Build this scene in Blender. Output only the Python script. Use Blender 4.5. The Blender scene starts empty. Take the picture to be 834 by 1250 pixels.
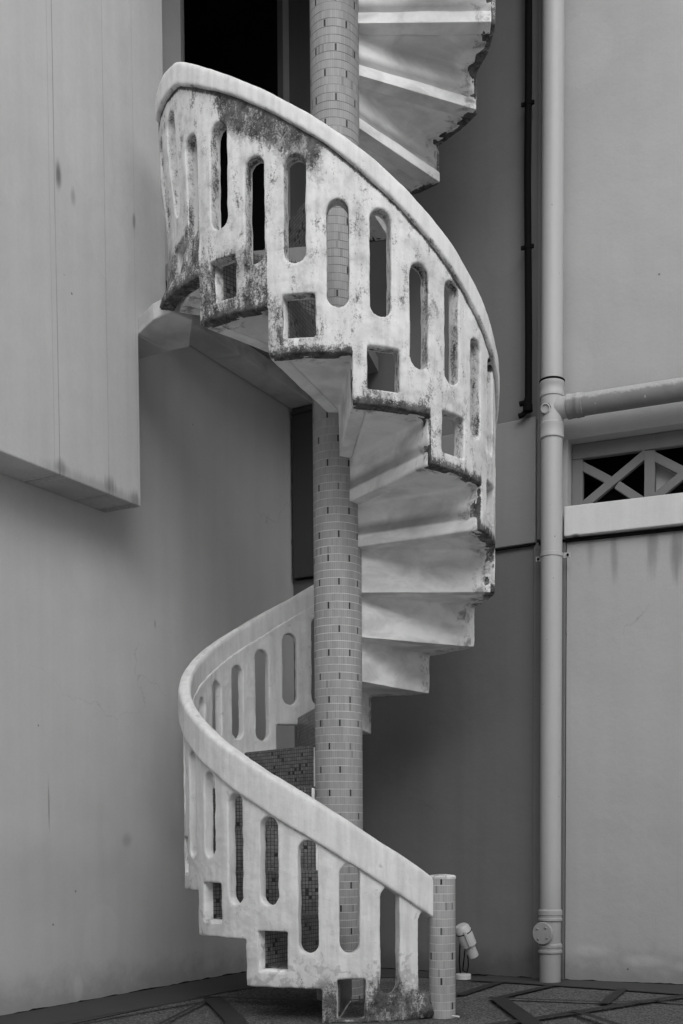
import bpy, bmesh, math, random
import numpy as np
from mathutils import Vector, Matrix, noise as mn
random.seed(4)
S = bpy.context.scene
COL = S.collection
R = math.radians

# ------------------------------------------------------------------ helpers
def new_obj(name, me, mat=None, parent=None):
    o = bpy.data.objects.new(name, me)
    if me is not None and mat is not None:
        me.materials.clear(); me.materials.append(mat)
    COL.objects.link(o)
    if parent is not None: o.parent = parent
    return o
def empty(name, loc=(0,0,0), rz=0, parent=None):
    o = bpy.data.objects.new(name, None); o.empty_display_size = .1
    o.location = loc; o.rotation_euler = (0,0,rz); COL.objects.link(o)
    if parent: o.parent = parent
    return o
def tag(o, label=None, cat=None, group=None, kind=None):
    if label: o['label'] = label
    if cat: o['category'] = cat
    if group: o['group'] = group
    if kind: o['kind'] = kind
    return o
def me_from(verts, faces, name='mesh', smooth=None):
    me = bpy.data.meshes.new(name); me.from_pydata([tuple(v) for v in verts], [], faces); me.update()
    bm = bmesh.new(); bm.from_mesh(me); bmesh.ops.recalc_face_normals(bm, faces=bm.faces); bm.to_mesh(me); bm.free()
    if smooth is not None: smooth_me(me, smooth)
    return me
def smooth_me(me, deg=40):
    for p in me.polygons: p.use_smooth = True
    me.set_sharp_from_angle(angle=R(deg))
class MB:
    def __init__(s): s.v=[]; s.f=[]
    def add(s, v, f):
        n=len(s.v); s.v += [tuple(a) for a in v]; s.f += [tuple(i+n for i in q) for q in f]; return s
    def box(s, x0,x1,y0,y1,z0,z1):
        v=[(x,y,z) for z in (z0,z1) for y in (y0,y1) for x in (x0,x1)]
        return s.add(v,[(0,2,3,1),(4,5,7,6),(0,1,5,4),(2,6,7,3),(0,4,6,2),(1,3,7,5)])
    def prism(s, poly, z0, z1):           # poly in xy
        n=len(poly); v=[(x,y,z0) for x,y in poly]+[(x,y,z1) for x,y in poly]
        f=[tuple(range(n))[::-1], tuple(range(n,2*n))]+[(i,(i+1)%n,(i+1)%n+n,i+n) for i in range(n)]
        return s.add(v,f)
    def prism_y(s, poly, y0, y1):         # poly in xz, extruded along y
        n=len(poly); v=[(x,y0,z) for x,z in poly]+[(x,y1,z) for x,z in poly]
        f=[tuple(range(n)), tuple(range(n,2*n))[::-1]]+[(i,i+n,(i+1)%n+n,(i+1)%n) for i in range(n)]
        return s.add(v,f)
    def lathe(s, prof, seg=32, M=Matrix()):   # prof list (r,z)
        v=[];f=[]
        for r,z in prof:
            for i in range(seg):
                a=2*math.pi*i/seg; v.append(M@Vector((r*math.cos(a), r*math.sin(a), z)))
        for j in range(len(prof)-1):
            for i in range(seg):
                f.append((j*seg+i, j*seg+(i+1)%seg, (j+1)*seg+(i+1)%seg, (j+1)*seg+i))
        f.append(tuple(range(seg))[::-1]); f.append(tuple((len(prof)-1)*seg+i for i in range(seg)))
        return s.add(v,f)
    def tube(s, pts, r, seg=12):
        pts=[Vector(p) for p in pts]; v=[];f=[]
        for i,p in enumerate(pts):
            d=(pts[min(i+1,len(pts)-1)]-pts[max(i-1,0)]).normalized()
            u=d.orthogonal().normalized() if i==0 else (u-d*u.dot(d)).normalized(); w=d.cross(u)
            for k in range(seg):
                a=2*math.pi*k/seg; v.append(p+r*(math.cos(a)*u+math.sin(a)*w))
        for j in range(len(pts)-1):
            for k in range(seg): f.append((j*seg+k,j*seg+(k+1)%seg,(j+1)*seg+(k+1)%seg,(j+1)*seg+k))
        f.append(tuple(range(seg))[::-1]); f.append(tuple((len(pts)-1)*seg+i for i in range(seg)))
        return s.add(v,f)
    def build(s, name, mat, parent=None, smooth=None, bevel=0):
        me=me_from(s.v,s.f,name,smooth)
        o=new_obj(name,me,mat,parent)
        if bevel:
            m=o.modifiers.new('bevel','BEVEL'); m.width=bevel; m.segments=2; m.limit_method='ANGLE'; m.angle_limit=R(40)
        return o
def apply_mods(o):
    dg=bpy.context.evaluated_depsgraph_get(); me=bpy.data.meshes.new_from_object(o.evaluated_get(dg))
    o.modifiers.clear(); old=o.data; o.data=me; return o

# ------------------------------------------------------------------ node helper
class NT:
    def __init__(s, name, rough=.8, spec=.3):
        s.m=bpy.data.materials.new(name); s.m.use_nodes=True; s.t=s.m.node_tree; s.n=s.t.nodes; s.l=s.t.links
        s.b=s.n['Principled BSDF']; s.b.inputs['Roughness'].default_value=rough
        s.b.inputs['Specular IOR Level'].default_value=spec
        s.tc=s.n.new('ShaderNodeTexCoord')
    def val(s,x): return x
    def link(s,a,sock):
        if isinstance(a,(int,float)): sock.default_value=a
        elif isinstance(a,tuple): sock.default_value=a
        else: s.l.new(a,sock)
    def math(s,op,a,b=0.0,c=0.0,clamp=False):
        n=s.n.new('ShaderNodeMath'); n.operation=op; n.use_clamp=clamp
        for i,x in enumerate((a,b,c)): s.link(x,n.inputs[i])
        return n.outputs[0]
    def mr(s,x,a,b,c=0.,d=1.,smooth=True):
        n=s.n.new('ShaderNodeMapRange'); n.interpolation_type='SMOOTHSTEP' if smooth else 'LINEAR'
        s.link(x,n.inputs[0])
        for i,v in enumerate((a,b,c,d)): s.link(v,n.inputs[i+1])
        return n.outputs[0]
    def mapping(s,scale=(1,1,1),loc=(0,0,0),src=None):
        n=s.n.new('ShaderNodeMapping'); n.inputs['Scale'].default_value=scale; n.inputs['Location'].default_value=loc
        s.link(src or s.tc.outputs['Object'],n.inputs[0]); return n.outputs[0]
    def noise(s,scale,detail=4,rough=.55,vec=None,dist=0.):
        n=s.n.new('ShaderNodeTexNoise'); n.inputs['Scale'].default_value=scale; n.inputs['Detail'].default_value=detail
        n.inputs['Roughness'].default_value=rough; n.inputs['Distortion'].default_value=dist
        s.link(vec or s.tc.outputs['Object'],n.inputs['Vector']); return n.outputs[0]
    def voro(s,scale,vec=None,feature='F1'):
        n=s.n.new('ShaderNodeTexVoronoi'); n.feature=feature; n.inputs['Scale'].default_value=scale
        s.link(vec or s.tc.outputs['Object'],n.inputs['Vector']); return n
    def sep(s,src=None):
        n=s.n.new('ShaderNodeSeparateXYZ'); s.link(src or s.tc.outputs['Object'],n.inputs[0]); return n.outputs
    def attr(s,name):
        n=s.n.new('ShaderNodeAttribute'); n.attribute_name=name; return n.outputs['Fac']
    def white(s,vec):
        n=s.n.new('ShaderNodeTexWhiteNoise'); n.noise_dimensions='3D'; s.link(vec,n.inputs['Vector']); return n.outputs['Value']
    def comb(s,x,y,z=0.):
        n=s.n.new('ShaderNodeCombineXYZ')
        for i,v in enumerate((x,y,z)): s.link(v,n.inputs[i])
        return n.outputs[0]
    def mix(s,f,a,b): # scalar mix
        n=s.n.new('ShaderNodeMix'); n.data_type='FLOAT'; s.link(f,n.inputs[0]); s.link(a,n.inputs[2]); s.link(b,n.inputs[3]); return n.outputs[0]
    def color(s,v):
        n=s.n.new('ShaderNodeCombineColor')
        for i in range(3): s.link(v,n.inputs[i])
        s.l.new(n.outputs[0],s.b.inputs['Base Color'])
    def bump(s,h,strength=.3,dist=.01,bevel=0):
        n=s.n.new('ShaderNodeBump'); n.inputs['Strength'].default_value=strength; n.inputs['Distance'].default_value=dist
        s.link(h,n.inputs['Height'])
        if bevel:
            b=s.n.new('ShaderNodeBevel'); b.samples=4; b.inputs['Radius'].default_value=bevel; s.l.new(b.outputs[0],n.inputs['Normal'])
        s.l.new(n.outputs[0],s.b.inputs['Normal'])
    def rough(s,v): s.link(v,s.b.inputs['Roughness'])
    def blob(s,x,z,cx,cz,rx,rz,nz=None,amp=.5):   # stain of own shape -> 0..1
        d=s.math('SQRT',s.math('ADD',s.math('POWER',s.math('DIVIDE',s.math('SUBTRACT',x,cx),rx),2),s.math('POWER',s.math('DIVIDE',s.math('SUBTRACT',z,cz),rz),2)))
        if nz is not None: d=s.math('ADD',d,s.math('MULTIPLY',s.math('SUBTRACT',nz,.5),amp*2))
        return s.mr(d,1.,.2)
    def vline(s,x,x0,w=.004):
        return s.mr(s.math('ABSOLUTE',s.math('SUBTRACT',x,x0)),w,w*.3)

def darken(N,v,mask,amt):      # v*(1-mask*amt)
    return N.math('MULTIPLY',v,N.math('SUBTRACT',1.,N.math('MULTIPLY',mask,amt)))

# ------------------------------------------------------------------ materials
def wall_mat(name, base, stains=(), lines=(), cracks=True, streak=.06, seed=0., ztop=None):
    N=NT(name,.85,.2); x,y,z=N.sep()
    v=N.mix(N.noise(1.1,3,vec=N.mapping(loc=(seed,seed,0))),base*.90,base*1.10)
    st=N.noise(1.,5,.6,vec=N.mapping(scale=(9,9,.35),loc=(seed,0,0)))
    v=N.math('MULTIPLY',v,N.mr(st,.3,.75,1.+streak,1.-streak))
    v=N.math('MULTIPLY',v,N.mix(N.noise(5,6,.7,vec=N.mapping(loc=(0,seed,2))),.92,1.07))
    pt=N.voro(1.7,vec=N.mapping(loc=(seed,0,seed),scale=(1,1,.8))); v=N.math('MULTIPLY',v,N.mr(N.math('ADD',pt.outputs['Distance'],N.math('MULTIPLY',N.noise(12,4),.12)),.33,.30,1.,1.035))
    v=N.math('MULTIPLY',v,N.mix(N.noise(70,4,.7),.94,1.06))
    nz=N.noise(9,5,.65)
    sm=N.noise(1.,4,.6,vec=N.mapping(scale=(60,60,5)))
    for (cx,cz,rx,rz,amt,kind) in stains:
        m=N.blob(x,z,cx,cz,rx,rz,sm if kind=='s' else nz,.45)
        v=darken(N,v,m,amt)
    for (x0,w,amt) in lines:
        wob=N.math('ADD',x,N.math('MULTIPLY',N.math('SUBTRACT',N.noise(.8,2),.5),.01))
        m=N.math('MULTIPLY',N.vline(wob,x0,w),N.mr(N.noise(2.2,3),.3,.6,.5,1.))
        v=darken(N,v,m,amt)
    # uneven darker tone towards the foot of the wall
    foot=N.math('MULTIPLY',N.mr(N.math('ADD',z,N.math('MULTIPLY',N.math('SUBTRACT',nz,.5),.25)),.22,.0),.35)
    v=darken(N,v,foot,1.)
    # small pits
    vo=N.voro(5.); pit=N.math('MULTIPLY',N.mr(vo.outputs['Distance'],.035,.02),N.mr(N.noise(3.7,1),.5,.55))
    v=darken(N,v,pit,.6)
    if cracks:
        c=N.voro(.8,vec=N.mapping(src=None,loc=(seed*2+.3,.2,.1)),feature='DISTANCE_TO_EDGE')
        vv=N.n.new('ShaderNodeVectorMath'); vv.operation='ADD'
        nn=N.n.new('ShaderNodeTexNoise'); nn.inputs['Scale'].default_value=4; nn.inputs['Detail'].default_value=6
        N.l.new(N.tc.outputs['Object'],nn.inputs['Vector'])
        sc=N.n.new('ShaderNodeVectorMath'); sc.operation='SCALE'; sc.inputs['Scale'].default_value=.35; N.l.new(nn.outputs['Color'],sc.inputs[0])
        N.l.new(N.mapping(loc=(seed*2+.3,.2,.1)),vv.inputs[0]); N.l.new(sc.outputs[0],vv.inputs[1]); N.l.new(vv.outputs[0],c.inputs['Vector'])
        m=N.math('MULTIPLY',N.mr(c.outputs['Distance'],.0022,.0006),N.mr(N.noise(.9,2,vec=N.mapping(loc=(seed,1,0))),.58,.66))
        v=darken(N,v,m,.18)
    N.color(v)
    h=N.math('ADD',N.math('MULTIPLY',N.noise(2.2,4),2.),N.math('MULTIPLY',N.noise(70,3),.12))
    N.bump(h,.28,.02)
    return N.m

def plaster_mat(name, white=.62, seed=0.):
    """painted concrete of the balustrade; attribute 'grime' says where mildew and bare patches sit"""
    N=NT(name,.75,.25); g=N.attr('grime'); pe=N.attr('peel')
    x,y,z=N.sep()
    v=N.mix(N.noise(6,5,.6),white*.84,white*1.06)
    v=N.math('MULTIPLY',v,N.mix(N.noise(45,4,.7),.9,1.06))
    # drips
    dr=N.noise(1.,5,.6,vec=N.mapping(scale=(28,28,3)))
    v=N.math('MULTIPLY',v,N.mr(dr,.35,.7,1.02,.86))
    # peeled paint
    n1=N.noise(17,6,.62,dist=.3)
    pm=N.mr(N.math('ADD',n1,N.math('MULTIPLY',N.math('SUBTRACT',pe,1.),.42)),.45,.50)
    v=N.mix(N.math('MULTIPLY',pm,.55),v,.36)
    # mildew: fine speckle and patches
    n2=N.noise(15,9,.74,dist=.2,vec=N.mapping(scale=(1.15,1.15,.5))); n3=N.noise(120,5,.75)
    t=N.math('ADD',N.math('MULTIPLY',n2,.62),N.math('MULTIPLY',n3,.38))
    v=darken(N,v,N.mr(N.math('ADD',N.noise(9,6,.65),N.math('MULTIPLY',N.math('SUBTRACT',g,1.),.45)),.25,.6),.45)
    gm=N.mr(N.math('ADD',t,N.math('MULTIPLY',N.math('SUBTRACT',g,1.),.46)),.31,.44)
    v=N.mix(N.math('MULTIPLY',gm,.95),v,N.mix(N.mr(N.noise(22,6,.7),.35,.65),.012,.11))
    # stray specks everywhere
    sp=N.mr(N.noise(95,3,.6),.70,.75)
    v=darken(N,v,N.math('MULTIPLY',sp,N.mr(g,0.,.25,.15,.9)),.7)
    N.color(v)
    h=N.math('ADD',N.math('MULTIPLY',N.noise(14,5,.6),1.),N.math('ADD',N.math('MULTIPLY',n3,.16),N.math('MULTIPLY',gm,-.25)))
    N.bump(h,.38,.01)
    return N.m

def soffit_mat(name, white=.55, ends=1.):
    N=NT(name,.75,.25)
    oi=N.n.new('ShaderNodeObjectInfo'); rnd=oi.outputs['Random']
    off=N.n.new('ShaderNodeVectorMath'); off.operation='ADD'
    N.l.new(N.tc.outputs['Object'],off.inputs[0]); N.l.new(N.comb(N.math('MULTIPLY',rnd,37.),N.math('MULTIPLY',rnd,13.),N.math('MULTIPLY',rnd,7.)),off.inputs[1])
    P=off.outputs[0]
    x,y,z=N.sep(); r=N.math('SQRT',N.math('ADD',N.math('MULTIPLY',x,x),N.math('MULTIPLY',y,y)))
    sw=N.noise(4.5,4,.55,vec=N.mapping(scale=(1,1,2.2),src=P),dist=.6)       # brushed smudges
    v=N.mix(N.mr(sw,.36,.70),white*1.04,white*.74)
    v=N.math('MULTIPLY',v,N.mix(N.noise(11,5,.6,vec=P,dist=.8),.90,1.08))
    v=N.math('MULTIPLY',v,N.mix(N.noise(60,3,.6,vec=P),.95,1.04))
    # darker band on the back of the riser
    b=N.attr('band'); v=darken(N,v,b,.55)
    # mildewed outer end
    n2=N.noise(15,7,.7,vec=P,dist=.4)
    e=N.mr(r,.52,.70)
    gm=N.mr(N.math('ADD',n2,N.math('MULTIPLY',N.math('SUBTRACT',e,1.),.4)),.46,.64)
    v=N.mix(N.math('MULTIPLY',gm,.68*ends),v,.10)
    N.color(v)
    N.bump(N.math('ADD',N.noise(5,4,.5,vec=P),N.math('MULTIPLY',N.noise(70,4,.65,vec=P),.12)),.35,.02)
    return N.m

def column_mat(name, base=.30):
    """tall narrow ceramic strips, every third course with a dark accent every ten strips"""
    N=NT(name,.45,.4); uv=N.sep(N.tc.outputs['UV']); u,v0=uv[0],uv[1]
    fu=N.math('FRACT',u); fv=N.math('FRACT',v0); iu=N.math('FLOOR',u); iv=N.math('FLOOR',v0)
    w=N.white(N.comb(iu,iv,3.))
    c=N.mix(w,base*.90,base*1.07)
    c=N.math('MULTIPLY',c,N.mix(N.noise(5,4),.84,1.14)); c=darken(N,c,N.math('LESS_THAN',N.white(N.comb(iu,iv,11.)),.012),.35)
    z=N.sep()[2]
    low=N.mr(z,3.4,2.2)                                  # pale grout low down; higher up, dark grout stands in for joint shadow
    gl=N.mix(low,.07,.62)
    ev=N.math('MINIMUM',fv,N.math('SUBTRACT',1.,fv)); eu=N.math('MINIMUM',fu,N.math('SUBTRACT',1.,fu))
    fade=N.mr(N.noise(9,3),.35,.6,.35,1.)
    mv=N.math('MULTIPLY',N.mr(ev,.055,.02),fade)
    mu=N.math('MULTIPLY',N.mr(eu,.10,.03),N.math('MULTIPLY',fade,.38))
    c=N.mix(N.math('MAXIMUM',mv,mu),c,gl)
    # accents
    m3=N.math('MODULO',N.math('ADD',iv,300.),6.)
    r0=N.math('COMPARE',m3,0.,.1); r3=N.math('COMPARE',m3,3.,.1)
    a0=N.math('COMPARE',N.math('MODULO',N.math('ADD',iu,200.),10.),0.,.1)
    a5=N.math('COMPARE',N.math('MODULO',N.math('ADD',iu,200.),10.),5.,.1)
    acc=N.math('ADD',N.math('MULTIPLY',r0,a0),N.math('MULTIPLY',r3,a5))
    acc=N.math('MULTIPLY',acc,N.mr(N.white(N.comb(iu,iv,21.)),.02,.12,.25,1.))
    acc=N.math('MULTIPLY',acc,N.math('MULTIPLY',N.mr(ev,.06,.10),N.mr(eu,.05,.12)))
    c=N.mix(acc,c,.025)
    c=N.math('MULTIPLY',c,N.mr(N.noise(1.,4,.6,vec=N.mapping(scale=(14,14,1.2))),.4,.75,1.,.82))
    sp=N.mr(N.noise(40,4,.7),.68,.76); c=darken(N,c,sp,.6)
    N.color(c)
    N.bump(N.math('MINIMUM',N.mr(ev,0.,.08),N.mr(eu,0.,.1,.5,1.)),.35,.002)
    N.rough(N.mix(N.noise(20,3),.4,.7))
    return N.m

def mosaic_mat(name, base=.30, tile=.0165, grout=.05, dark_share=.045):
    N=NT(name,.35,.45); uv=N.sep(N.tc.outputs['UV'])
    u=N.math('DIVIDE',uv[0],tile); v0=N.math('DIVIDE',uv[1],tile)
    fu=N.math('FRACT',u); fv=N.math('FRACT',v0); iu=N.math('FLOOR',u); iv=N.math('FLOOR',v0)
    w=N.white(N.comb(iu,iv,1.)); w2=N.white(N.comb(iu,iv,8.))
    c=N.mix(w,base*.75,base*1.2)
    c=N.mix(N.math('LESS_THAN',w2,dark_share),c,.02)
    e=N.math('MINIMUM',N.math('MINIMUM',fu,N.math('SUBTRACT',1.,fu)),N.math('MINIMUM',fv,N.math('SUBTRACT',1.,fv)))
    c=N.mix(N.mr(e,.12,.05),c,grout)
    c=N.math('MULTIPLY',c,N.mr(N.noise(9,5,.7),.35,.75,1.05,.6))
    N.color(c); N.bump(N.mr(e,.03,.14),.4,.0015)
    return N.m

def simple_mat(name, c, rough=.6, spec=.3, var=.12, scale=12, bump=.1, speck=0., metal=0.):
    N=NT(name,rough,spec); N.b.inputs['Metallic'].default_value=metal
    v=N.mix(N.noise(scale,5,.6),c*(1-var),c*(1+var)); v=N.math('MULTIPLY',v,N.mix(N.noise(scale*7,3,.6),.95,1.05))
    if speck:
        v=darken(N,v,N.mr(N.noise(55,4,.7),.66,.73),speck)
    N.color(v)
    if bump: N.bump(N.noise(scale*2.5,4),bump,.004)
    return N.m
def pipe_mat(name,c=.40):
    N=NT(name,.45,.4)
    v=N.mix(N.noise(1.,4,.6,vec=N.mapping(scale=(16,16,1.2))),c*.88,c*1.08)
    v=N.math('MULTIPLY',v,N.mix(N.noise(30,4,.6),.96,1.04))
    v=darken(N,v,N.mr(N.noise(48,2,.5),.74,.77),.6)
    z=N.sep()[2]; v=darken(N,v,N.mr(N.math('ADD',z,N.math('MULTIPLY',N.noise(6,4),.3)),.9,.1),.28)
    N.color(v); N.bump(N.noise(12,3),.08,.004); N.rough(N.mix(N.noise(14,3),.38,.6)); return N.m
def branch_mat(name,c=.20):
    N=NT(name,.7,.3); n=N.sep(N.n.new('ShaderNodeNewGeometry').outputs['Normal'])[2] if False else None
    v=N.mix(N.noise(14,5,.65),c*.8,c*1.2)
    z=N.sep()[2]
    top=N.mr(N.math('ADD',z,N.math('MULTIPLY',N.math('SUBTRACT',N.noise(30,5,.7),.5),.05)),3.066,3.086)   # bird-lime and bleached crust lying along the top of the pipe
    v=N.mix(N.math('MULTIPLY',top,.8),v,N.mix(N.noise(80,4,.7),.22,.62))
    bl=N.mr(N.noise(7,4,.7),.69,.72); v=N.mix(bl,v,.6)
    N.color(v); N.bump(N.noise(50,4,.6),.3,.004); return N.m

M={}
M['lwall']=wall_mat('left_plaster',.50,stains=[(4.298,.98,.05,.10,.0,'n'),(4.38,.78,.055,.05,.22,'n'),(3.854,.95,.008,.16,.35,'s'),(3.8,.6,.5,.25,.06,'n'),(4.02,.07,.05,.09,-.32,'n'),(4.62,1.9,.006,.03,.5,'s'),(4.5,1.45,.12,.2,.05,'n')],streak=.03,seed=1.3)
M['lbox']=wall_mat('parapet_plaster',.50,
    stains=[(3.760,3.66,.026,.085,.62,'s'),(3.845,3.61,.022,.06,.3,'s'),(4.245,3.70,.016,.05,.42,'s'),
            (4.0,2.385,.5,.055,.28,'s'),(3.74,2.41,.05,.05,.4,'s'),(4.05,2.42,.05,.06,.4,'s'),(4.22,2.40,.05,.06,.35,'s')],
    lines=[(3.735,.004,.35),(3.705,.003,.18),(4.045,.0035,.25),(4.246,.0025,.16)],cracks=False,streak=.05,seed=4.)
M['bwall']=wall_mat('back_plaster_dark',.16,streak=.04,seed=7.)
M['band']=wall_mat('back_band_plaster',.23,cracks=False,streak=.04,seed=3.,stains=[(-1.9,2.42,.6,.02,.5,'n')])
M['rwall']=wall_mat('right_plaster',.38,streak=.02,seed=9.,
    stains=[(-1.3,2.30,.03,.20,.28,'s'),(-1.1,2.32,.05,.22,.34,'s'),(-.97,2.28,.05,.2,.4,'s'),(-1.43,2.33,.03,.14,.2,'s'),(-1.42,.17,.14,.05,-.22,'n'),(-1.12,.12,.16,.045,-.25,'n'),(-.9,.10,.1,.04,-.2,'n')])
M['sill']=wall_mat('sill_plaster',.55,cracks=False,streak=.06,seed=2.,stains=[(-1.5,2.405,.03,.012,.6,'n'),(-.9,2.45,.06,.1,.25,'s')])
M['frame']=wall_mat('vent_concrete',.18,cracks=False,streak=.03,seed=5.)
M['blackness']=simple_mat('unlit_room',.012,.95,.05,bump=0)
M['bal_low']=plaster_mat('balustrade_plaster',.76)
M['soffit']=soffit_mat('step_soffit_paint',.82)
M['column']=column_mat('ceramic_strip_tiles',.32)
M['newel']=column_mat('newel_strip_tiles',.38)
M['mosaic']=mosaic_mat('mosaic_tiles',.16,.0175,.02)
M['tread']=mosaic_mat('tread_tiles',.16,.05,.04,.0)
M['pipe']=pipe_mat('drainpipe_paint')
M['branch']=branch_mat('weathered_pipe')
M['black']=simple_mat('black_pipe',.006,.8,.05)
M['lamp']=simple_mat('spotlight_paint',.48,.5,.4,.06)
M['metal']=simple_mat('galvanised_screws',.35,.35,.5,metal=.6)
M['butt']=simple_mat('white_paper',.75,.8)
M['landing']=soffit_mat('landing_paint',.62,0.)
M['shadeslab']=wall_mat('landing_shade_paint',.24,cracks=False)  # landing paint darkened to stand in for shade under the stair

def ground_mat():
    N=NT('pebble_dash',.85,.25)
    vo=N.voro(130.); vo2=N.voro(55.)
    v=N.mix(N.white(vo.outputs['Position']),.04,.22)
    v=N.math('MULTIPLY',v,N.mr(vo.outputs['Distance'],.2,.7,1.1,.6))
    v=N.math('MULTIPLY',v,N.mix(N.noise(3,4,.6),.7,1.2))
    v=darken(N,v,N.mr(N.noise(1.3,4),.5,.65),.25)
    N.color(v); N.bump(vo.outputs['Distance'],.5,.004); return N.m
M['ground']=ground_mat()
M['groundband']=simple_mat('dark_paving_strip',.028,.7,.3,.3,9,.25)
M['apron']=simple_mat('smooth_grey_paving',.055,.75,.25,.2,5,.2)

# ------------------------------------------------------------------ camera
f,cx,cy,pit,rol,hc=1363.0612,505.4646,1096.4906,-0.0508,-0.0028,.7691
def cam_dir(x,z,y=1.):
    c,s=math.cos(rol),math.sin(rol); x,z=c*x-s*z,s*x+c*z
    c,s=math.cos(pit),math.sin(pit); y,z=c*y-s*z,s*y+c*z
    return Vector((x,y,z))
right=cam_dir(1,0,0); up=cam_dir(0,1,0); fwd=cam_dir(0,0,1)
cd=bpy.data.cameras.new('camera'); cam=bpy.data.objects.new('camera',cd); COL.objects.link(cam)
mw=Matrix.Identity(4)
for i in range(3): mw[i][0]=right[i]; mw[i][1]=up[i]; mw[i][2]=-fwd[i]
mw[2][3]=hc; cam.matrix_world=mw
cd.sensor_fit='HORIZONTAL'; cd.sensor_width=36; cd.lens=f/834*36
cd.shift_x=-(cx-417)/834; cd.shift_y=(cy-625)/834; cd.clip_start=.05; cd.clip_end=2000
S.camera=cam

# ------------------------------------------------------------------ stair geometry
XC,YC=-.3626,5.4453; RC=.1149
TH0,DTH,Z1,RISE=182.13,26.853,.1464,.2021
RO,RI=.757,.695
def theta(k):
    if k<=17: return TH0+DTH*k
    if k>=18: return 762+24.3*(k-21)
    a=TH0+DTH*17; b=762+24.3*(-3); return a+(b-a)*(k-17)
def hel(k): return Z1+RISE*(k-1)
def interp(k,pts):
    if k<=pts[0][0]: return pts[0][1]
    for (a,va),(b,vb) in zip(pts,pts[1:]):
        if k<=b: return va+(vb-va)*(k-a)/(b-a)
    return pts[-1][1]
def rail_top(k):
    if 15.4<k<17.5: return hel(15.4)+1.085+.25*(hel(k)-hel(15.4))*max(0,1-(k-15.4)/1.2)
    return hel(k)+interp(k,[(-1.5,.955),(0,.985),(9,.985),(10.75,.975),(12,1.015),(13.3,1.052),(15.4,1.085)])
def rail_low(k):
    if 15.4<k<17.5: return rail_top(k)-.11
    return hel(k)+interp(k,[(-1.5,.775),(0,.81),(2,.825),(9,.855),(11.2,.875),(12.3,.922),(13.3,.968),(14.3,.99),(15.4,.98)])
def dr(k): return interp(k,[(0,-.006),(2,-.018),(6,-.018),(9,0),(14.2,0),(15.5,.03),(16.6,.065),(17.5,.065),(19,0)])
def P(k,z,r):
    t=R(theta(k)); r=r+(dr(k) if (r>.72 or dr(k)>0) and r>.5 else 0); return (r*math.sin(t), r*math.cos(t), z)      # local to the stair axis

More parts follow.
